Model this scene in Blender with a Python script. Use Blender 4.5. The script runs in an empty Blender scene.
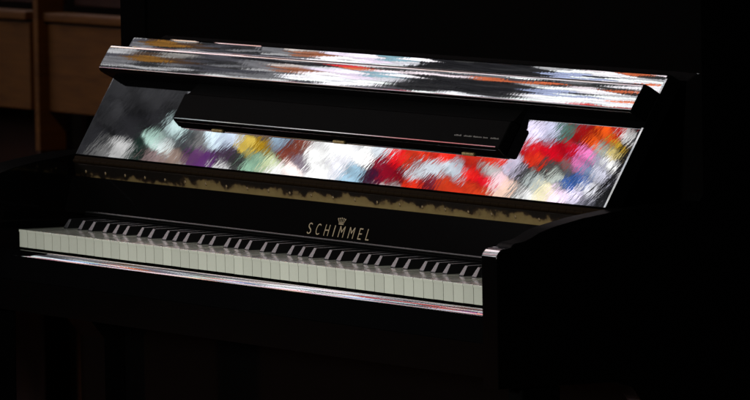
import bpy, bmesh, math, random
import numpy as np
from mathutils import Vector, Matrix

# ------------------------------------------------------------------ camera, world, added lights, exposure
SC = bpy.context.scene
COL = SC.collection
KZ = 0.73                       # height of the white key tops above the floor (m)

cam_d = bpy.data.cameras.new('camera')
cam = bpy.data.objects.new('camera', cam_d); COL.objects.link(cam)
yaw, pitch, roll = [math.radians(a) for a in (-61.86018802, -3.77637832, -1.00111623)]
f = Vector((math.cos(pitch)*math.sin(yaw), math.cos(pitch)*math.cos(yaw), math.sin(pitch)))
r = Vector((math.cos(yaw), -math.sin(yaw), 0)); u = r.cross(f)
r2 = math.cos(roll)*r + math.sin(roll)*u; u2 = -math.sin(roll)*r + math.cos(roll)*u
M = Matrix((r2, u2, -f)).transposed().to_4x4()
M.translation = Vector((8.98141676, -4.2977225, 0.68517529 + KZ))
cam.matrix_world = M
cam_d.sensor_width = 36; cam_d.lens = 7971.31/750*36
cam_d.clip_start = 0.5; cam_d.clip_end = 200
cam_d.dof.use_dof = True; cam_d.dof.focus_distance = 9.35; cam_d.dof.aperture_fstop = 30
SC.camera = cam

W = bpy.data.worlds.new('World'); SC.world = W; W.use_nodes = True
W.node_tree.nodes['Background'].inputs[0].default_value = (0.6, 0.7, 1, 1)
W.node_tree.nodes['Background'].inputs[1].default_value = 0.0015

def area(name, loc, target, size, power, color, spread=180):
    d = bpy.data.lights.new(name, 'AREA'); d.energy = power; d.color = color
    d.shape = 'DISK'; d.size = size; d.spread = math.radians(spread)
    o = bpy.data.objects.new(name, d); COL.objects.link(o); o.location = loc
    o.rotation_euler = (Vector(target)-Vector(loc)).to_track_quat('-Z', 'Y').to_euler()
    return o
area('key_fill_light', (2.4, -5.2, 1.75), (0.65, 0, 0.73), 0.9, 6.8, (1.0, 1.0, 0.95), 32)  # unseen front light added to brighten the key fronts
area('stall_fill_light', (-2.9, 0.6, 2.3), (-3.8, 2.0, 0.75), 0.12, 0.3, (1.0, 0.62, 0.22), 38)  # unseen warm light added to lift the stall panels

SC.view_settings.view_transform = 'Standard'; SC.view_settings.look = 'None'
SC.view_settings.exposure = 0; SC.view_settings.gamma = 1
try:
    SC.cycles.max_bounces = 6; SC.cycles.glossy_bounces = 4
except Exception: pass

# ------------------------------------------------------------------ materials
def mat(name, col, rough=0.4, metal=0.0, ior=1.5, bump=None, coat=0.0):
    m = bpy.data.materials.new(name); m.use_nodes = True
    b = m.node_tree.nodes['Principled BSDF']
    b.inputs['Base Color'].default_value = (*col, 1); b.inputs['Roughness'].default_value = rough
    b.inputs['Metallic'].default_value = metal; b.inputs['IOR'].default_value = ior
    b.inputs['Coat Weight'].default_value = coat
    return m
def nodes(m): return m.node_tree.nodes, m.node_tree.links, m.node_tree.nodes['Principled BSDF']
def noise(m, scale, detail=2, vec=None, rough=0.5):
    N, L, b = nodes(m)
    t = N.new('ShaderNodeTexCoord'); n = N.new('ShaderNodeTexNoise')
    n.inputs['Scale'].default_value = scale; n.inputs['Detail'].default_value = detail
    n.inputs['Roughness'].default_value = rough
    if vec:
        mp = N.new('ShaderNodeMapping'); mp.inputs['Scale'].default_value = vec
        L.new(t.outputs['Object'], mp.inputs[0]); L.new(mp.outputs[0], n.inputs['Vector'])
    else: L.new(t.outputs['Object'], n.inputs['Vector'])
    return n
def bumps(m, specs):
    """specs: list of (scale, distance_m, detail); chained bump nodes"""
    N, L, b = nodes(m); prev = None
    for sc, dist, det in specs:
        n = noise(m, sc, det); bp = N.new('ShaderNodeBump')
        bp.inputs['Strength'].default_value = 1.0; bp.inputs['Distance'].default_value = dist
        L.new(n.outputs['Fac'], bp.inputs['Height'])
        if prev: L.new(prev.outputs[0], bp.inputs['Normal'])
        prev = bp
    L.new(prev.outputs[0], b.inputs['Normal'])
def rough_var(m, scale, lo, hi):
    N, L, b = nodes(m); n = noise(m, scale, 4)
    mr = N.new('ShaderNodeMapRange'); mr.inputs['From Min'].default_value = .35; mr.inputs['From Max'].default_value = .7
    mr.inputs['To Min'].default_value = lo; mr.inputs['To Max'].default_value = hi
    L.new(n.outputs['Fac'], mr.inputs['Value']); L.new(mr.outputs[0], b.inputs['Roughness'])
def col_ramp(m, n, stops):
    N, L, b = nodes(m); rp = N.new('ShaderNodeValToRGB')
    el = rp.color_ramp.elements
    while len(el) > 1: el.remove(el[-1])
    el[0].position = stops[0][0]; el[0].color = (*stops[0][1], 1)
    for p, c in stops[1:]:
        e = el.new(p); e.color = (*c, 1)
    L.new(n.outputs['Fac'], rp.inputs[0]); L.new(rp.outputs[0], b.inputs['Base Color'])

LACQ = mat('black_lacquer', (0.0018, 0.0016, 0.0016), 0.07, ior=1.5)
bumps(LACQ, [(90, 0.000008, 2)])
LACQ_P = mat('black_lacquer_fallboard', (0.002, 0.002, 0.0022), 0.06, ior=1.5)
def streaks(m, specs):
    # fine polishing and orange-peel ripple running diagonally across the boards
    N, L, b = nodes(m); tc = N.new('ShaderNodeTexCoord'); prev = None
    def dot(v):
        d = N.new('ShaderNodeVectorMath'); d.operation = 'DOT_PRODUCT'; d.inputs[1].default_value = v
        L.new(tc.outputs['Object'], d.inputs[0]); return d.outputs['Value']
    for ang_, s1, s2, dist, det in specs:
        c, s_ = math.cos(math.radians(ang_)), math.sin(math.radians(ang_))
        e1 = dot((c*s1, .506*s_*s1, .863*s_*s1)); e2 = dot((-s_*s2, .506*c*s2, .863*c*s2))
        cb_ = N.new('ShaderNodeCombineXYZ'); L.new(e1, cb_.inputs[0]); L.new(e2, cb_.inputs[1])
        n = N.new('ShaderNodeTexNoise'); n.inputs['Scale'].default_value = 1; n.inputs['Detail'].default_value = det; L.new(cb_.outputs[0], n.inputs['Vector'])
        bp = N.new('ShaderNodeBump'); bp.inputs['Distance'].default_value = dist; L.new(n.outputs['Fac'], bp.inputs['Height'])
        if prev: L.new(prev.outputs[0], bp.inputs['Normal'])
        prev = bp
    L.new(prev.outputs[0], b.inputs['Normal'])
streaks(LACQ_P, [(50, 38, 62, 0.000013, 2), (47, 95, 360, 0.0000030, 3), (62, 140, 200, 0.0000014, 2)]); rough_var(LACQ_P, 60, 0.006, 0.016)
LACQ_L = mat('black_lacquer_lip', (0.002, 0.002, 0.0022), 0.035, ior=1.5)
streaks(LACQ_L, [(60, 60, 160, 0.000008, 2), (47, 95, 360, 0.000004, 3)]); rough_var(LACQ_L, 40, 0.014, 0.026)
SATIN = mat('black_satin', (0.0025, 0.0025, 0.0025), 0.75, ior=1.2)
bumps(SATIN, [(500, 0.00003, 2)])
SATIN.node_tree.nodes['Principled BSDF'].inputs['Specular IOR Level'].default_value = 0.03
ARM = mat('dull_lacquer', (0.002, 0.002, 0.002), 0.45, ior=1.15)
ARM.node_tree.nodes['Principled BSDF'].inputs['Specular IOR Level'].default_value = 0.03  # gloss cut so arm tops, board edges and legs show no reflections
IVORY = mat('white_key_plastic', (0.62, 0.68, 0.56), 0.12, ior=1.5)
n_ = noise(IVORY, 9, 3); col_ramp(IVORY, n_, [(0.3, (0.59, 0.61, 0.52)), (0.7, (0.66, 0.68, 0.59))])
N, L, b_ = nodes(IVORY); oi = N.new('ShaderNodeObjectInfo'); hs = N.new('ShaderNodeHueSaturation')
mr = N.new('ShaderNodeMapRange'); mr.inputs['To Min'].default_value = .92; mr.inputs['To Max'].default_value = 1.06     # each key aged a little differently
L.new(oi.outputs['Random'], mr.inputs['Value']); L.new(mr.outputs[0], hs.inputs['Value'])
L.new(b_.inputs['Base Color'].links[0].from_socket, hs.inputs['Color']); L.new(hs.outputs[0], b_.inputs['Base Color'])
EBONY = mat('black_key_plastic', (0.006, 0.006, 0.007), 0.42, ior=1.42)
BRASS = mat('aged_brass_painted_sheen', (0.5, 0.38, 0.16), 0.42, metal=0.85)
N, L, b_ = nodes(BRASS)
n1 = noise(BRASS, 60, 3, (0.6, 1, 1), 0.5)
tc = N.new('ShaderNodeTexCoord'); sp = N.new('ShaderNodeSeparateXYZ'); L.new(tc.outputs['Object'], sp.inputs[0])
zr = N.new('ShaderNodeMapRange'); L.new(sp.outputs['Z'], zr.inputs['Value'])       # painted reflection edge, dark towards the knuckle, over tarnish noise
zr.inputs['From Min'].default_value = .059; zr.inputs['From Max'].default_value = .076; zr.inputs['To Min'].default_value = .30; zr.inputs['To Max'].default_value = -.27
xr = N.new('ShaderNodeMapRange'); L.new(sp.outputs['X'], xr.inputs['Value'])       # the reflection's fade at the bass end, painted into the colour
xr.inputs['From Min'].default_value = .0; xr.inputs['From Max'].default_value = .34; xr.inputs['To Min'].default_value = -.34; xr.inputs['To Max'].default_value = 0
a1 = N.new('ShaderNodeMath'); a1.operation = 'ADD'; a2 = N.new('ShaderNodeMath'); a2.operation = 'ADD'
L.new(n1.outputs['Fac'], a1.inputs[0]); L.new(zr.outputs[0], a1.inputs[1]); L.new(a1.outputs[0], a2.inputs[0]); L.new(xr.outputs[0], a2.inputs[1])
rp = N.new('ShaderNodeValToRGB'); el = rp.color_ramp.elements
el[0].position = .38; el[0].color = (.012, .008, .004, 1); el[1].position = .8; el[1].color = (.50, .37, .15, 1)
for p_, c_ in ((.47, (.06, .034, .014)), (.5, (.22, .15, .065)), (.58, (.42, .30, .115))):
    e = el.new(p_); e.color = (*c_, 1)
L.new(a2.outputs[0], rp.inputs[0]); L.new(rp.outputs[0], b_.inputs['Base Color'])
bumps(BRASS, [(30, 0.0004, 2), (300, 0.00005, 2)])
DBRASS = mat('dark_brass', (0.010, 0.006, 0.003), 0.8, ior=1.2)
DBRASS.node_tree.nodes['Principled BSDF'].inputs['Specular IOR Level'].default_value = 0.03
bumps(DBRASS, [(200, 0.0004, 3)])
RAIL = mat('dull_black', (0.004, 0.004, 0.004), 0.55, ior=1.35)
PBRASS = mat('plain_brass', (0.42, 0.31, 0.13), 0.45, metal=0.7)
bumps(PBRASS, [(200, 0.0002, 2)])
DULLB = mat('dull_brass', (0.16, 0.11, 0.05), 0.5, metal=0.5)
GOLD = mat('gold_leaf', (0.27, 0.21, 0.115), 0.45, metal=0.3)
FELT = mat('felt', (0.02, 0.006, 0.006), 0.9)
STEEL = mat('steel', (0.12, 0.12, 0.12), 0.5, metal=1)
PRINT = mat('grey_print', (0.09, 0.085, 0.07), 0.6)
WOOD = mat('brown_wood', (0.22, 0.10, 0.035), 0.45)
n_ = noise(WOOD, 6, 6, (1.5, 1.5, 14), 0.6); col_ramp(WOOD, n_, [(0.3, (0.055, 0.02, 0.002)), (0.5, (0.085, 0.034, 0.0035)), (0.75, (0.115, 0.048, 0.006))])
DWOOD = mat('shade_dark_wood', (0.05, 0.02, 0.01), 0.4)
n_ = noise(DWOOD, 6, 6, (12, 1.5, 1.5), 0.6); col_ramp(DWOOD, n_, [(0.3, (0.012, 0.003, 0.002)), (0.7, (0.025, 0.008, 0.004))])
STONE = mat('stone', (0.22, 0.2, 0.18), 0.9)
n_ = noise(STONE, 3, 8); col_ramp(STONE, n_, [(0.3, (0.16, 0.14, 0.12)), (0.7, (0.28, 0.26, 0.23))])
bumps(STONE, [(12, 0.01, 5)])
FLOOR = mat('floor_wood', (0.08, 0.04, 0.02), 0.9, ior=1.1)
FLOOR.node_tree.nodes['Principled BSDF'].inputs['Specular IOR Level'].default_value = 0.1
n_ = noise(FLOOR, 4, 6, (1, 12, 1)); col_ramp(FLOOR, n_, [(0.3, (0.018, 0.007, 0.004)), (0.7, (0.03, 0.013, 0.007))])
LEAD = mat('lead', (0.03, 0.03, 0.03), 0.6, metal=0.5)

# ------------------------------------------------------------------ helpers  (local unit: millimetres in piano coordinates)
def V(x, y, z): return (x/1000, y/1000, z/1000)
def link(name, bm, m, parent=None, smooth=None):
    bmesh.ops.recalc_face_normals(bm, faces=bm.faces)
    me = bpy.data.meshes.new(name); bm.to_mesh(me); bm.free()
    if isinstance(m, list):
        for x in m: me.materials.append(x)
    else: me.materials.append(m)
    o = bpy.data.objects.new(name, me); COL.objects.link(o)
    if parent: o.parent = parent
    if smooth:
        for p in me.polygons: p.use_smooth = True
        try: me.set_sharp_from_angle(angle=math.radians(smooth))
        except Exception: pass
        wn = o.modifiers.new('weighted_normals', 'WEIGHTED_NORMAL'); wn.mode = 'FACE_AREA'; wn.weight = 100; wn.keep_sharp = True
    return o
def bevel(bm, w, seg=2, edges=None):
    bmesh.ops.bevel(bm, geom=list(edges if edges is not None else bm.edges), offset=w/1000, segments=seg, profile=0.5, affect='EDGES', clamp_overlap=True)
def prism_x(bm, prof, x0, x1):
    """profile list of (y,z) extruded along x"""
    a = [bm.verts.new(V(x0, y, z)) for y, z in prof]; b = [bm.verts.new(V(x1, y, z)) for y, z in prof]
    fs = [bm.faces.new(a), bm.faces.new(list(reversed(b)))]
    n = len(prof)
    for i in range(n): fs.append(bm.faces.new((a[i], b[i], b[(i+1) % n], a[(i+1) % n])))
    return fs
def box(bm, x0, x1, y0, y1, z0, z1):
    return prism_x(bm, [(y0, z0), (y1, z0), (y1, z1), (y0, z1)], x0, x1)
def nbox(x0, x1, y0, y1, z0, z1, bev=1.0, seg=2):
    bm = bmesh.new(); box(bm, x0, x1, y0, y1, z0, z1)
    if bev: bevel(bm, bev, seg)
    return bm
def arc(cy, cz, rr, a0, a1, n=8):
    return [(cy+rr*math.cos(math.radians(a0+(a1-a0)*i/n)), cz+rr*math.sin(math.radians(a0+(a1-a0)*i/n))) for i in range(n+1)]
def tag(o, label, cat, group=None):
    o['label'] = label; o['category'] = cat
    if group: o['group'] = group
def cyl(bm, p, axis, rad, length, seg=20):
    R_ = Vector(axis).normalized().to_track_quat('Z', 'Y').to_matrix().to_4x4()
    R_.translation = Vector(V(*p))
    bmesh.ops.create_cone(bm, cap_ends=True, segments=seg, radius1=rad/1000, radius2=rad/1000, depth=length/1000, matrix=R_)

# ------------------------------------------------------------------ setting
def struct(name, bm, m):
    o = link(name, bm, m); o['kind'] = 'structure'; return o
bm = bmesh.new(); box(bm, -9000, 9000, -9000, 9000, -60, 0); o = struct('floor', bm, FLOOR)

# ------------------------------------------------------------------ the piano
piano = bpy.data.objects.new('upright_piano', None); COL.objects.link(piano)
piano.location = (0, 0, KZ)
tag(piano, 'black glossy upright piano with its fallboard open, reflecting coloured glass', 'piano')
XL, XR = -107.0, 1320.0; T = 34.0

# side panels with the cheeks (arms)
def side(x0, x1):
    prof = [(-50, -105), (-50, 39), (-49.4, 42.2), (-47.6, 45.2), (-44.6, 48.2), (-41.6, 49.8), (-36, 50.3), (-31, 51.2), (-28.5, 54), (-25, 55.5), (-14, 57), (-6, 60), (6, 66), (24, 71.5), (60, 79), (115, 86.5), (185, 89), (210, 91), (216, 98), (216, 452), (440, 452), (440, -715), (150, -715), (150, -150), (120, -112), (100, -105)]
    bm = bmesh.new(); prism_x(bm, prof, x0, x1)
    caps = [f_ for f_ in bm.faces if abs(f_.normal.x) > 0.9]
    bm.normal_update()
    es = [e for e in bm.edges if abs(e.verts[0].co.x-e.verts[1].co.x) < 1e-6 and max(v.co.z for v in e.verts) < .0895 and min(v.co.z for v in e.verts) > -.11 and max(v.co.y for v in e.verts) < .19]
    ox = x0 if x0 < 0 else x1
    bevel(bm, 13, 6, [e for e in es if abs(e.verts[0].co.x*1000-ox) < 1]); es = [e for e in es if e.is_valid and abs(e.verts[0].co.x*1000-ox) > 20]
    bevel(bm, 2, 2, es)
    o = link('side_panel', bm, [LACQ, ARM], piano, 35)
    for p in o.data.polygons:
        if p.normal.z > .3 and p.center.y > -.032: p.material_index = 1
    return o
side(XL-31, XL+T+4); side(XR-T, XR)

IN0, IN1 = XL+T+5, XR-T-1          # clear span between the cheeks
# keybed, key slip, key blocks
link('keybed', nbox(IN0, IN1, -18, 425, -100, -62.2, 0), LACQ, piano, 35)
prof = [(-3, -62), (-14, -62), (-12.6, -32.5), (-12.3, -31.6), (-11.7, -30.6), (-9.9, -27.5), (-8.2, -25.1), (-7.4, -24.5), (-3, -24.5)]
bm = bmesh.new(); prism_x(bm, prof, IN0, IN1); link('key_slip', bm, LACQ_L, piano, 40)
for a, b in ((IN0, -2.5), (1224.5, IN1)):
    prof = [(1.5, -62)] + arc(8, -6, 6, 180, 90, 6) + [(92, 0), (92, -62)]
    bm = bmesh.new(); prism_x(bm, prof, a, b); bevel(bm, .8, 2, [e for e in bm.edges if abs(e.verts[0].co.x-e.verts[1].co.x) < 1e-6])
    link('key_block', bm, LACQ, piano, 35)
# keys
PITCH = 23.5
names = [('A', 0)]
white_notes = [(5+i) % 7 for i in range(52)]            # 0=C ... 6=B, first key A
SH = {0: -3.2, 1: 3.2, 3: -4.2, 4: 0.0, 5: 4.2}         # black key after white note, its offset
blacks = []
for i in range(51):
    nnote = white_notes[i]
    if nnote in SH: blacks.append((i+1)*PITCH + SH[nnote])
random.seed(4)
cache = {}; cache0 = {}
for i in range(52):
    x0 = i*PITCH+.45; x1 = (i+1)*PITCH-.45
    lc = [b for b in blacks if abs(b-i*PITCH) < 6]; rc = [b for b in blacks if abs(b-(i+1)*PITCH) < 6]
    a = (lc[0]+6.2) if lc else x0; b = (rc[0]-6.2) if rc else x1
    key = (round(a-x0, 2), round(b-x0, 2))
    if key not in cache:
        bm = bmesh.new()
        X0, X1, A, B = 0, x1-x0, a-x0, b-x0
        pts = [(X0, 0), (X1, 0), (X1, 49.5)] + ([(B, 49.5)] if rc else []) + [(B, 148), (A, 148)] + ([(A, 49.5)] if lc else []) + [(X0, 49.5)]
        top = [bm.verts.new(V(x, y, 0)) for x, y in pts]; bot = [bm.verts.new(V(x, y, -3)) for x, y in pts]
        bm.faces.new(top); bm.faces.new(list(reversed(bot)))
        for k in range(len(pts)): bm.faces.new((top[k], bot[k], bot[(k+1) % len(pts)], top[(k+1) % len(pts)]))
        bevel(bm, .7, 2, [e for e in bm.edges if e.verts[0].co.z > -1e-6 and e.verts[1].co.z > -1e-6])
        box(bm, X0+.2, X1-.2, 0.7, 49, -22, -3.02)
        box(bm, A+.5, B-.5, 49, 148, -20, -3.02)
        o = link('white_key', bm, IVORY, piano, 30); cache[key] = o.data; cache0[key] = o
    else:
        o = cache0[key].copy(); COL.objects.link(o); o.parent = piano
    o.location = V(x0, 0, random.uniform(-.18, .12))
bk = None
for bx in blacks:
    if bk is None:
        bm = bmesh.new()
        # tapered black key: wide at the base, sloped front
        lv = [(-5.6, 51, -4), (5.6, 51, -4), (5.6, 148, -4), (-5.6, 148, -4)]
        mv = [(-5.4, 51.6, 1), (5.4, 51.6, 1), (5.4, 148, 1), (-5.4, 148, 1)]
        tv = [(-3.2, 58.4, 11.3), (3.2, 58.4, 11.3), (3.8, 148, 11.4), (-3.8, 148, 11.4)]
        R0, R1, R2 = [[bm.verts.new(V(*p)) for p in q] for q in (lv, mv, tv)]
        bm.faces.new(R0); bm.faces.new(R2)
        for A_, B_ in ((R0, R1), (R1, R2)):
            for k in range(4): bm.faces.new((A_[k], A_[(k+1) % 4], B_[(k+1) % 4], B_[k]))
        bevel(bm, .4, 2, [e for e in bm.edges if min(e.verts[0].co.z, e.verts[1].co.z) > 0 and max(e.verts[0].co.y, e.verts[1].co.y) < .06])
        bk = link('black_key', bm, EBONY, piano, 40); o = bk
    else:
        o = bk.copy(); COL.objects.link(o); o.parent = piano
    o.location = V(bx, 0, random.uniform(-.1, .1))
# nameboard (leans back), with a rail and a felt at its foot
NB0 = (97.0, 14.5); NB1 = (109.0, 59.0)
prof = [NB0, (NB0[0]+2, 13.2), (NB0[0]+18, 13.2), (NB1[0]+16, 59), NB1]
bm = bmesh.new(); prism_x(bm, prof, IN0, IN1); nb = link('nameboard', bm, LACQ, piano)
prof = arc(95.2, 16.9, 1.1, 90, 270, 6) + [(97, 15.8), (98, 18)]
bm = bmesh.new(); prism_x(bm, prof, -2, 1224); link('nameboard_rail', bm, RAIL, piano, 60)
prof = arc(94.2, 13.6, 1.0, 90, 270, 6) + [(97, 12.6), (97, 14.4)]
bm = bmesh.new(); prism_x(bm, prof, -2, 1224); link('felt_strip', bm, SATIN, piano, 60)

# maker's name and crown on the nameboard plane
ang = math.atan2(NB1[0]-NB0[0], NB1[1]-NB0[1])
def on_nameboard(x, s, h=0.25):
    """s: distance up the board from its foot"""
    return (x, NB0[0]+s*math.sin(ang)-h*math.cos(ang), NB0[1]+s*math.cos(ang)+h*math.sin(ang))
def nb_matrix(x, s, h=0.25):
    m = Matrix((Vector((1, 0, 0)), Vector((0, math.sin(ang), math.cos(ang))), Vector((0, -math.cos(ang), math.sin(ang))))).transposed().to_4x4()
    m.translation = Vector(V(*on_nameboard(x, s, h))); return m
def letters(txt, capmm, widths, x0, x1, s, name, m):
    bmo = bmesh.new(); n = len(txt); xs = []
    tot = sum(widths[c] for c in txt); gap = ((x1-x0)-tot)/(n-1); x = x0
    for c in txt:
        cu = bpy.data.curves.new('t', 'FONT'); cu.body = c; cu.size = 1; cu.extrude = 0.01; cu.offset = -0.012
        to = bpy.data.objects.new('t', cu); COL.objects.link(to)
        dg = bpy.context.evaluated_depsgraph_get(); me = bpy.data.meshes.new_from_object(to.evaluated_get(dg))
        bpy.data.objects.remove(to); co = np.array([v.co[:] for v in me.vertices])
        lo, hi = co.min(0), co.max(0)
        b2 = bmesh.new(); b2.from_mesh(me)
        for v in b2.verts:
            px = (v.co.x-lo[0])/(hi[0]-lo[0])*widths[c]; py = (v.co.y-lo[1])/(hi[1]-lo[1])*capmm; pz = (v.co.z-lo[2])/(hi[2]-lo[2])*.3
            px += py*0.16
            v.co = nb_matrix(x, s, 0.05) @ Vector((px/1000, py/1000, pz/1000))
        tmp = bpy.data.meshes.new('x'); b2.to_mesh(tmp); bmo.from_mesh(tmp); b2.free()
        x += widths[c]+gap
    return link(name, bmo, m, nb)
wd = {'S': 9.5, 'C': 10.0, 'H': 11.0, 'I': 1.9, 'M': 13.0, 'E': 8.3, 'L': 8.0}
letters('SCHIMMEL', 13.6, wd, 587, 743, 6.8, 'maker_name', GOLD)
bm = bmesh.new()
def cb(x0, x1, y0, y1):
    mm = nb_matrix(668, 22.0, .2)
    vs = [mm @ Vector((x/1000, y/1000, z/1000)) for z in (0, .25) for x, y in ((x0, y0), (x1, y0), (x1, y1), (x0, y1))]
    q = [bm.verts.new(v) for v in vs]
    for a in ((0, 1, 2, 3), (7, 6, 5, 4), (0, 4, 5, 1), (1, 5, 6, 2), (2, 6, 7, 3), (3, 7, 4, 0)): bm.faces.new([q[k] for k in a])
def cstroke(pa, pb, w=.8):
    mm = nb_matrix(668, 22.0, .2); a = Vector((*pa, 0)); b = Vector((*pb, 0)); d = (b-a).normalized(); nn = Vector((-d.y, d.x, 0))*w/2
    q = [bm.verts.new(mm @ ((p+Vector((0, 0, z)))/1000)) for z in (0, .25) for p in (a-nn, b-nn, b+nn, a+nn)]
    for a_ in ((0, 1, 2, 3), (7, 6, 5, 4), (0, 4, 5, 1), (1, 5, 6, 2), (2, 6, 7, 3), (3, 7, 4, 0)): bm.faces.new([q[k] for k in a_])
cb(-6, 6, 0, 1.0); cb(-6, 6, 1.7, 2.3)
for k, x in enumerate((-9, -4.8, 0, 4.8, 9)):
    cstroke((x*.62, 2.3), (x, 7.2-abs(x)*.12)); cstroke((x-1, 7.8-abs(x)*.12), (x+1, 7.8-abs(x)*.12), 1.5)
link('crown_emblem', bm, GOLD, nb)

# fallboard, opened and leaning back
P0 = np.array([109.5, 85.0]); SLv = np.array([85.5, 145.9]); SLv = SLv/np.linalg.norm(SLv); NV = np.array([-SLv[1], SLv[0]])
def fb(h, s): p = P0+NV*h+SLv*s; return (p[0], p[1])
FX0, FX1 = -60.2, 1282.3
def fbprof(d):
    q = [(-19+d, 1.5+d), (-.6-d, 1.5+d), (-d, 2.3+d)]
    q += [(-.5*((k)/8)**2-d, 149+20*k/8) for k in range(9)]
    q += [(-1.2-d, 170.6), (-2.4-d, 171.4-d), (-19+d, 171.5-d)]
    return [fb(*p) for p in q]
bm = bmesh.new(); xs_ = [(FX0, .08), (FX0+3.4, 0), (FX1-3.4, 0), (FX1, .32)]; rings = []
for x_, d_ in xs_: rings.append([bm.verts.new(V(x_, y, z)) for y, z in fbprof(d_)])
bm.faces.new(rings[0]); bm.faces.new(rings[-1])
for A_, B_ in zip(rings, rings[1:]):
    n_ = len(A_)
    for k in range(n_): bm.faces.new((A_[k], A_[(k+1) % n_], B_[(k+1) % n_], B_[k]))
fallb = link('fallboard', bm, [LACQ_P, ARM], piano, 3)
for p in fallb.data.polygons:
    if p.normal.y > .2: p.material_index = 1
# lip along its free edge, gently rounded
lip = []
for i in range(13):
    t = i/12; s = 111.5+34*t; h = 23.6-1.3*t+.34*(1-(2*t-1)**2); lip.append(fb(h, s))
prof = [fb(0.3, 110)] + [fb(14, 109.6), fb(20.2, 109.7)] + lip + [fb(20, 147.3), fb(14, 147.4), fb(0.3, 147.2)]
bm = bmesh.new(); prism_x(bm, prof, -61.5, 1281)
bevel(bm, 2.0, 3, [e for e in bm.edges if abs(e.verts[0].co.x-e.verts[1].co.x) < 1e-6])
link('fallboard_lip', bm, LACQ_L, piano, 50)
# folded music desk hinged on the inside of the fallboard
DX0, DX1 = 183, 1012
prof = [fb(.4, 52.5), fb(2, 51.8), fb(12.0, 55.2), fb(13.8, 56.8), fb(14.2, 58), fb(14.0, 90), fb(12.5, 92.2), fb(4, 93), fb(.4, 91)]
bm = bmesh.new(); prism_x(bm, prof, DX0, DX1)
bm.normal_update(); bevel(bm, 5, 5, [e for e in bm.edges if abs(e.verts[0].co.x-e.verts[1].co.x) < 1e-6])
desk = link('music_desk', bm, [SATIN, LACQ], piano, 50)
for p in desk.data.polygons:
    if p.normal.z < -.4: p.material_index = 1
bm = bmesh.new(); prism_x(bm, [fb(.4, 93.2), fb(10.5, 93.2), fb(9.5, 96), fb(5, 110), fb(.4, 110)], 186, 1010); link('desk_rail', bm, SATIN, desk, 50)
bm = bmesh.new(); prism_x(bm, [fb(13.2, 56.4), fb(14.55, 56.8), fb(14.55, 57.9), fb(13.4, 58.4)], DX0+5, DX1-7); link('desk_edge_strip', bm, LACQ, desk, 60)
bm = bmesh.new(); prism_x(bm, [fb(9, 53.6), fb(10.6, 54.1), fb(10.4, 55.2), fb(8.8, 55.2)], DX0+8, DX1-10); link('desk_bead', bm, LACQ, desk, 60)
for hx in (286, 604, 923):
    bm = bmesh.new()
    prism_x(bm, [fb(.2, 49.5), fb(1.0, 49.7), fb(1.0, 52), fb(.2, 52)], hx-12, hx+16)
    for k in range(3):
        cyl(bm, (hx-7+k*9.5, *fb(1.4, 51.2)), (1, 0, 0), 1.2, 8.6, 12)
    link('small_hinge', bm, PBRASS, desk, 40)
# faint small lettering on the desk face (unreadable in the photograph): short strokes
bm = bmesh.new(); random.seed(11); x = 898
for wlen in (16, 0, 18, 20, 10, 0, 19):
    xe = x+wlen
    while x < xe:
        hgt = random.choice((1.3, 1.3, 1.9)); w = random.uniform(.6, 1.5)
        prism_x(bm, [fb(13.9, 67), fb(14.35, 67), fb(14.35, 67+hgt), fb(13.9, 67+hgt)], x, x+w); x += w+.8
    x += 3
link('fine_print', bm, PRINT, desk)
# continuous hinge: knuckle, dark upper strip, brass leaf with screws
hin = None
prof = [(109, 59.3), (123, 59.3), (126, 84), (111.5, 84), (108.2, 76.5)]
prof = [(108.6, 59.2), (112, 59.2), (112, 75), (107.4, 75)]
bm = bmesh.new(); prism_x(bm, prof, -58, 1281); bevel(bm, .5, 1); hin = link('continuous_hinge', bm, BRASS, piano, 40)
prof = [(107.9, 75.3), (124, 75.3), (124, 84.6), (109.6, 84.6), (108.4, 82), (107.4, 79)]
bm = bmesh.new(); prism_x(bm, prof, -60, 1281.5); bevel(bm, .5, 1, [e for e in bm.edges if abs(e.verts[0].co.x-e.verts[1].co.x) > 1e-3]); link('hinge_strip', bm, DBRASS, hin, 50)
bm = bmesh.new()
x = -58
while x < 1279:
    cyl(bm, (x+9.5, 107.6, 78.6), (1, 0, 0), 2.4, 18.6, 12); x += 19.4
link('knuckle', bm, DBRASS, hin, 40)
sc0 = None
for k in range(24):
    if sc0 is None:
        bm = bmesh.new(); bmesh.ops.create_uvsphere(bm, u_segments=12, v_segments=8, radius=.0021)
        for v in bm.verts: v.co.y *= .5
        sc0 = link('screw', bm, DULLB, hin, 60); o = sc0
    else:
        o = bpy.data.objects.new('screw', sc0.data); COL.objects.link(o); o.parent = hin
    o.location = V(-26+k*55.4, 108.0, 66)

# upper case: front panel, lid, back; lower case: knee panel, plinth, legs, pedals, casters
link('upper_panel', nbox(XL+T+5, XR-T-1, 219, 236, 60, 432, 1), LACQ, piano)
bm = nbox(XL-45, XR+14, 176, 452, 453, 475, 5, 3); link('lid', bm, LACQ, piano, 40)
link('back', nbox(XL+T+5, XR-T-1, 405, 432, -700, 450, 1), DWOOD, piano)
link('knee_panel', nbox(XL+T+5, XR-T-1, 178, 196, -640, -102, 2), LACQ, piano)
link('plinth', nbox(XL+T+5, XR-T-1, 160, 404, -700, -642, 2), LACQ, piano)
for x in (XL+2, XR-T+2):
    bm = bmesh.new(); prism_x(bm, [(-20, -106), (30, -106), (24, -690), (-8, -690)], x, x+T-4); bevel(bm, 2, 2); link('leg', bm, ARM, piano)
    link('toe_block', nbox(x-1, x+T-3, -40, 149, -722, -691, 4), LACQ, piano)
for x in (520, 606, 692):
    bm = bmesh.new(); prism_x(bm, [(160, -672), (158, -664), (80, -666), (60, -672), (64, -678)], x-11, x+11); bevel(bm, 2.4, 2); link('pedal', bm, PBRASS, piano, 40)

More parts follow.
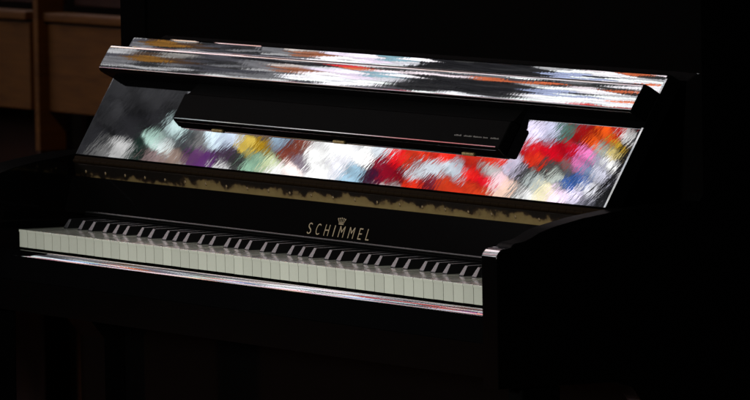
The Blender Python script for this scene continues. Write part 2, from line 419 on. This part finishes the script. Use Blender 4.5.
# ------------------------------------------------------------------ choir stall behind, left
stall = bpy.data.objects.new('choir_stall', None); COL.objects.link(stall); stall.location = (-4.0, 2.0, 0)
tag(stall, 'brown wooden choir stall with framed back panels behind the piano', 'choir stall')
def sbox(name, x0, x1, y0, y1, z0, z1, m, bev=2): return link(name, nbox(x0+4000, x1+4000, y0, y1, z0, z1, bev), m, stall, 40)
for x in (-4590, -4055-18, -3537): sbox('post', x, x+19, -14, 40, 560, 850, WOOD); sbox('leg', x+1, x+18, -13, 39, 0, 559, DWOOD)  # shade on the lower posts is put in as dark wood
for a, b in ((-4571, -4127), (-4054, -3538)):
    sbox('back_panel', a, b, 4, 24, 632, 792, WOOD, 3)
    sbox('top_rail', a, b, -4, 34, 796, 812, WOOD, 3)
    sbox('upper_panel', a, b, 60, 84, 822, 1500, DWOOD, 3)
    sbox('lower_panel', a, b, 70, 90, 60, 622, DWOOD, 3)
sbox('seat', -4590, -3518, -330, -20, 410, 440, DWOOD, 4)
sbox('plinth', -4590, -3518, -20, 100, 0, 56, DWOOD, 2)

# ------------------------------------------------------------------ side wall of the church with stained glass windows
WXP = -7.5
bm = bmesh.new(); box(bm, -8000, -7560, -9000, 9000, 0, 9000)
wall = link('side_wall', bm, STONE); tag(wall, 'pale stone church wall carrying the stained glass windows', 'wall')
bm = bmesh.new(); box(bm, -7559, 9000, 7000, 7400, 0, 9000)
wall2 = link('end_wall', bm, STONE); tag(wall2, 'dark stone wall far behind the piano', 'wall')

PAL = {}
def glass(col, e):
    k = (tuple(round(c, 2) for c in col), e)
    if k not in PAL:
        m = bpy.data.materials.new('stained_glass'); m.use_nodes = True
        N, L = m.node_tree.nodes, m.node_tree.links
        b = N['Principled BSDF']; b.inputs['Base Color'].default_value = (*[c*.5 for c in col], 1); b.inputs['Roughness'].default_value = .3
        b.inputs['Emission Color'].default_value = (*col, 1); b.inputs['Emission Strength'].default_value = e
        tc = N.new('ShaderNodeTexCoord'); nz = N.new('ShaderNodeTexNoise'); nz.inputs['Scale'].default_value = 22; nz.inputs['Detail'].default_value = 4
        mr = N.new('ShaderNodeMapRange'); mr.inputs['From Min'].default_value = .3; mr.inputs['From Max'].default_value = .65
        mr.inputs['To Min'].default_value = .35*e; mr.inputs['To Max'].default_value = 1.15*e          # streaky hand-made glass
        L.new(tc.outputs['Object'], nz.inputs['Vector']); L.new(nz.outputs['Fac'], mr.inputs['Value']); L.new(mr.outputs[0], b.inputs['Emission Strength'])
        PAL[k] = m
    return PAL[k]
SITES = [(-2.084, 3.788, (0.055, 0.055, 0.06)),
    (-2.051, 3.867, (0.075, 0.075, 0.08)),
    (-2.062, 3.95, (0.075, 0.075, 0.08)),
    (-2.118, 3.887, (0.055, 0.055, 0.06)),
    (-2.139, 3.965, (0.055, 0.055, 0.06)),
    (-2.106, 4.0, (0.075, 0.075, 0.08)),
    (-2.143, 4.038, (0.075, 0.075, 0.08)),
    (-2.121, 3.796, (0.2, 0.2, 0.2)),
    (-2.142, 3.843, (0.5, 0.5, 0.5)),
    (-2.173, 3.885, (0.04, 0.07, 0.06)),
    (-2.172, 3.931, (0.5, 0.65, 0.6)),
    (-2.175, 3.989, (0.5, 0.6, 0.6)),
    (-2.187, 3.937, (0.6, 0.65, 0.65)),
    (-2.201, 3.898, (0.35, 0.28, 0.28)),
    (-2.233, 3.955, (0.35, 0.28, 0.25)),
    (-2.256, 4.001, (0.2, 0.1, 0.22)),
    (-2.28, 4.018, (0.2, 0.08, 0.25)),
    (-2.219, 3.993, (0.15, 0.16, 0.17)),
    (-2.239, 4.026, (0.3, 0.3, 0.3)),
    (-2.246, 4.059, (0.7, 0.8, 0.85)),
    (-2.268, 4.085, (0.7, 0.78, 0.9)),
    (-2.294, 4.061, (0.15, 0.1, 0.16)),
    (-2.321, 4.084, (0.1, 0.1, 0.1)),
    (-2.32, 4.046, (0.6, 0.6, 0.6)),
    (-2.31, 4.127, (0.6, 0.48, 0.15)),
    (-2.333, 4.16, (0.4, 0.27, 0.03)),
    (-2.349, 4.129, (0.35, 0.5, 0.4)),
    (-2.372, 4.161, (0.6, 0.65, 0.45)),
    (-2.345, 4.201, (0.4, 0.5, 0.6)),
    (-2.374, 4.205, (0.35, 0.12, 0.08)),
    (-2.382, 4.24, (0.3, 0.1, 0.06)),
    (-2.401, 4.159, (0.85, 0.85, 0.85)),
    (-2.414, 4.197, (0.9, 0.8, 0.78)),
    (-2.411, 4.229, (0.35, 0.3, 0.35)),
    (-2.415, 4.258, (0.95, 0.95, 0.95)),
    (-2.436, 4.291, (1, 1, 1)),
    (-2.46, 4.262, (1, 1, 1)),
    (-2.454, 4.342, (0.9, 0.9, 0.92)),
    (-2.477, 4.313, (0.9, 0.9, 0.95)),
    (-2.512, 4.33, (0.5, 0.68, 0.8)),
    (-2.496, 4.379, (1, 1, 1)),
    (-2.503, 4.422, (0.8, 0.85, 0.9)),
    (-2.536, 4.377, (0.12, 0.03, 0.08)),
    (-2.533, 4.404, (0.3, 0.02, 0.06)),
    (-2.565, 4.423, (0.4, 0.02, 0.06)),
    (-2.544, 4.444, (0.8, 0.03, 0.05)),
    (-2.566, 4.478, (0.65, 0.1, 0.05)),
    (-2.604, 4.486, (0.75, 0.8, 0.85)),
    (-2.624, 4.537, (0.7, 0.75, 0.8)),
    (-2.623, 4.46, (0.7, 0.08, 0.04)),
    (-2.639, 4.497, (0.3, 0.05, 0.08)),
    (-2.656, 4.534, (0.7, 0.12, 0.05)),
    (-2.689, 4.561, (0.7, 0.1, 0.05)),
    (-2.656, 4.565, (0.5, 0.55, 0.6)),
    (-2.675, 4.601, (0.85, 0.06, 0.05)),
    (-2.658, 4.627, (0.65, 0.08, 0.05)),
    (-2.57, 4.522, (0.8, 0.1, 0.05)),
    (-2.605, 4.564, (0.85, 0.08, 0.05)),
    (-2.7, 4.649, (0.5, 0.5, 0.5)),
    (-2.713, 4.626, (0.8, 0.02, 0.06)),
    (-2.727, 4.595, (0.7, 0.12, 0.05)),
    (-2.734, 4.66, (0.9, 0.7, 0.75)),
    (-2.727, 4.702, (0.85, 0.8, 0.95)),
    (-2.686, 4.673, (0.85, 0.1, 0.05)),
    (-2.758, 4.662, (0.9, 0.7, 0.6)),
    (-2.688, 4.797, (0.85, 0.8, 0.95)),
    (-2.709, 4.826, (0.7, 0.7, 0.85)),
    (-2.73, 4.865, (0.15, 0.25, 0.22)),
    (-2.759, 4.908, (0.5, 0.02, 0.03)),
    (-2.795, 4.957, (0.85, 0.2, 0.04)),
    (-2.793, 4.923, (0.85, 0.2, 0.04)),
    (-2.806, 4.989, (0.6, 0.03, 0.03)),
    (-2.719, 4.779, (0.6, 0.02, 0.04)),
    (-2.746, 4.814, (0.65, 0.01, 0.05)),
    (-2.773, 4.858, (0.65, 0.01, 0.05)),
    (-2.741, 4.766, (0.8, 0.1, 0.05)),
    (-2.778, 4.83, (0.6, 0.01, 0.05)),
    (-2.805, 4.891, (0.9, 0.35, 0.65)),
    (-2.812, 4.861, (0.9, 0.35, 0.65)),
    (-2.819, 4.933, (0.45, 0.5, 0.48)),
    (-2.835, 4.908, (0.5, 0.5, 0.6)),
    (-2.832, 4.976, (0.7, 0.5, 0.1)),
    (-2.829, 5.004, (0.9, 0.9, 0.9)),
    (-2.842, 4.955, (0.7, 0.6, 0.3)),
    (-2.754, 4.724, (0.1, 0.1, 0.1)),
    (-2.786, 4.73, (0.6, 0.65, 0.65)),
    (-2.783, 4.793, (0.15, 0.15, 0.15)),
    (-2.807, 4.795, (0.75, 0.8, 0.75)),
    (-2.806, 4.83, (0.25, 0.25, 0.25)),
    (-2.849, 4.849, (0.15, 0.25, 0.5)),
    (-2.843, 4.817, (0.1, 0.2, 0.45)),
    (-2.838, 4.872, (0.3, 0.4, 0.55)),
    (-2.868, 4.898, (0.8, 0.8, 0.9)),
    (-2.86, 4.935, (0.9, 0.9, 0.9)),
    (-2.784, 4.691, (0.35, 0.35, 0.35)),
    (-2.802, 4.696, (0.9, 0.9, 0.9)),
    (-2.819, 4.746, (0.9, 0.85, 0.65)),
    (-2.852, 4.777, (0.95, 0.8, 0.95)),
    (-2.872, 4.81, (0.9, 0.85, 1)),
    (-2.881, 4.856, (0.8, 0.8, 0.85)),
    (-2.903, 4.833, (0.3, 0.3, 0.35)),
    (-2.907, 4.875, (0.055, 0.055, 0.06)),
    (-2.897, 4.923, (0.055, 0.055, 0.06)),
    (-2.871, 4.967, (0.055, 0.055, 0.06)),
    (-2.85, 5.005, (0.055, 0.055, 0.06)),
    (-2.926, 4.855, (0.055, 0.055, 0.06)),
    (-2.831, 5.051, (0.055, 0.055, 0.06))]
def clip(poly, a, b):
    """keep the part of poly nearer to a than to b"""
    mx, my = (a[0]+b[0])/2, (a[1]+b[1])/2; dx, dy = b[0]-a[0], b[1]-a[1]
    out = []; n = len(poly)
    for i in range(n):
        p, q = poly[i], poly[(i+1) % n]
        sp = (p[0]-mx)*dx+(p[1]-my)*dy; sq = (q[0]-mx)*dx+(q[1]-my)*dy
        if sp <= 0: out.append(p)
        if (sp < 0 < sq) or (sq < 0 < sp):
            t = sp/(sp-sq); out.append((p[0]+(q[0]-p[0])*t, p[1]+(q[1]-p[1])*t))
    return out
RP = [(.9, .9, .95), (.85, .88, .9), (.75, .85, .9), (.9, .85, .8), (.7, .1, .08), (.85, .2, .06), (.55, .02, .06), (.2, .3, .6), (.35, .5, .42), (.8, .6, .15), (.3, .1, .3), (.06, .06, .07), (.1, .1, .12), (.5, .55, .6), (.9, .7, .85), (.04, .05, .05)]
def window(y0, y1, z0, z1, sites, label, E=12.0, seed=1, cell=14, tint=None, size=None):
    """lancet window in the plane x = WXP facing +x"""
    rnd = random.Random(seed)
    root = bpy.data.objects.new('stained_glass_window', None); COL.objects.link(root); root.location = (WXP, (y0+y1)/2, z0)
    tag(root, label, 'window', 'stained glass windows in the church wall')
    # panes are slanted to shape their reflection in the lacquer: work in a sheared metric, cut the cells there, map them back
    def fw(p): q = TM @ np.array([p[0]-y0, p[1]-z0]); return (float(q[0]), float(q[1]))
    def bw(q): p = TI @ np.array(q); return (float(p[0])+y0, float(p[1])+z0)
    pts = [(*fw((a, b)), c) for a, b, c in sites]
    for _ in range(6000):
        w = (rnd.uniform(y0, y1), rnd.uniform(z0, z1)); p = fw(w)
        c_ = cell*(size(w) if size else 1)
        if all((p[0]-q[0])**2+(p[1]-q[1])**2 > c_**2 for q in pts): pts.append((p[0], p[1], tint(w, rnd)))
    bm = bmesh.new(); mats = []; idx = {}
    cy = (y0+y1)/2; hw = (y1-y0)/2
    for i, p in enumerate(pts):
        poly = [fw(q) for q in ((y0, z0), (y1, z0), (y1, z1), (y0, z1))]
        near = sorted(pts, key=lambda q: (q[0]-p[0])**2+(q[1]-p[1])**2)[1:40]
        for q in near:
            poly = clip(poly, p, q)
            if len(poly) < 3: break
        if len(poly) < 3: continue
        poly = [bw(q) for q in poly]
        c = (sum(a for a, b in poly)/len(poly), sum(b for a, b in poly)/len(poly))
        # lead line: shrink every pane by about 3 mm
        out = []
        for a, b in poly:
            d = math.hypot(a-c[0], b-c[1]); k = max(.5, 1-.0022/max(d, 1e-4)); out.append((c[0]+(a-c[0])*k, c[1]+(b-c[1])*k))
        if c[1] > z1-hw and math.hypot(c[0]-cy, c[1]-(z1-hw)) > hw: continue
        m = glass(p[2], E)
        if m.name not in idx: idx[m.name] = len(mats); mats.append(m)
        fc = bm.faces.new([bm.verts.new((0, a-cy, b-z0)) for a, b in out]); fc.material_index = idx[m.name]
        if fc.calc_area() and fc.normal.x < 0: pass
    me = bpy.data.meshes.new('glass'); bm.to_mesh(me); bm.free()
    for m in mats: me.materials.append(m)
    o = bpy.data.objects.new('glass', me); COL.objects.link(o); o.parent = root
    bm = bmesh.new(); pr = [(-hw, 0), (hw, 0)] + [(hw*math.cos(math.radians(t)), (z1-z0-hw)+hw*math.sin(math.radians(t))) for t in range(0, 181, 10)]
    fr = [bm.verts.new((-.012, a, b)) for a, b in pr]; bm.faces.new(fr); link('leading', bm, LEAD, root)
    bm = bmesh.new()
    inn = pr; outp = [(a*1.12, (b-1.2)*1.06+1.2) for a, b in pr]
    vi = [[bm.verts.new((x, a, b)) for a, b in q] for x, q in ((-.05, inn), (.06, inn), (.06, outp), (-.05, outp))]
    n = len(pr)
    for A_, B_ in ((0, 1), (1, 2), (2, 3)):
        for k in range(n): bm.faces.new((vi[A_][k], vi[A_][(k+1) % n], vi[B_][(k+1) % n], vi[B_][k]))
    link('stone_frame', bm, STONE, root)
    return root

# window metres -> slanted metric
_J = np.array([[529., 58.], [54., -117.]]) @ np.linalg.inv(np.array([[-.851, .154], [1.129, .262]]))
_d = np.array([.74, -.67]); TM = (np.eye(2)-.35*np.outer(_d, _d)) @ _J; TI = np.linalg.inv(TM)

_E = np.linalg.inv(np.array([[-.851, .154], [1.129, .262]]))
DK = [(.006, .006, .008), (.012, .012, .014), (.02, .02, .024)]; GR = [(.12, .12, .13), (.05, .05, .06), (.3, .3, .31), (.02, .02, .02)]; WH = [(.95, .92, .97), (.85, .85, .9), (.9, .95, .95)]
def tint_main(p, rnd):
    a, b = _E @ np.array([p[0]+2.093, p[1]-3.738]); c = rnd.choice
    if b > -.35 and b <= .93:
        if a < .085+.1*b: return c([(.014, .014, .016), (.022, .022, .024)])
        if a > .955+.01*b: return DK[0]
        return c([(.12, .12, .14), (.05, .05, .06), (.3, .3, .32), (.5, .5, .5), (.25, .02, .04)])
    if b <= -.35: return c(RP)
    ai = a+.1*(b-.75)
    if b <= 1.15: return c(GR) if ai < .3 else c(GR+WH) if ai < .55 else c(WH+[(.6, .05, .05)])
    if b <= 1.75:
        if ai < .15: return c(GR)
        if ai < .35: return c(WH+GR+GR+[(.05, .15, .06), (.5, .1, .2)])
        if ai < .52: return c(WH)
        if ai < .8: return c(DK)
        return c(WH+[(.8, .2, .08)])
    if b <= 2.7:
        if ai < .05: return c(GR)
        if ai < .17: return c([(.15, .07, .015), (.18, .09, .02), (.05, .03, .02), (.2, .19, .18)])
        if ai < .33: return c(GR)
        if ai < .41: return c([(.22, .07, .03), (.3, .12, .07), (.4, .35, .33)])
        if ai < .56: return c([(.75, .65, .8), (.2, .35, .42), (.6, .6, .65), (.9, .85, .9)])
        if ai < .82: return c(DK)
        return c(WH+[(.35, .4, .6), (.05, .05, .06), (.4, .4, .42)])
    if b <= 3.1: return c(DK+DK+GR) if ai < .45 else c([(.6, .03, .04), (.5, .12, .05), (.8, .7, .75), (.03, .03, .03), (.03, .03, .03)])
    return c(GR+GR+WH)
def tint_pale(p, rnd): return rnd.choice([(.9, .88, .95), (.95, .85, .9), (.8, .8, .9), (.95, .95, .95), (.7, .6, .7), (.8, .3, .3), (.9, .6, .3), (.2, .2, .25)])
def size_main(p):
    a, b = _E @ np.array([p[0]+2.093, p[1]-3.738]); return 1.15 if -.35 < b < 1.1 else 1.35
def tint_white(p, rnd): return rnd.choice([(.9, .88, .95), (.95, .92, .95), (.85, .88, .95), (.95, .95, .95), (.9, .9, .9), (.8, .75, .8)])
window(-3.45, -1.4, 3.0, 6.9, [(a, b, tuple(round(x**1.5, 3) for x in c)) for a, b, c in SITES], 'tall lancet window of mixed red, white and blue stained glass', E=13.0, seed=3, cell=13, tint=tint_main, size=size_main)
window(-5.7, -4.0, 3.0, 7.2, [], 'added unseen lancet of pale glowing glass, left of the mixed red and blue one', E=10.0, seed=5, cell=24, tint=tint_white)  # glowing window added to feed the fallboard's edge highlight
window(-1.0, 0.9, 3.0, 6.6, [], 'added unseen wide lancet of pale pink and white glowing glass', E=11.0, seed=9, cell=24, tint=tint_pale)  # glowing window added for more highlights in the lacquer
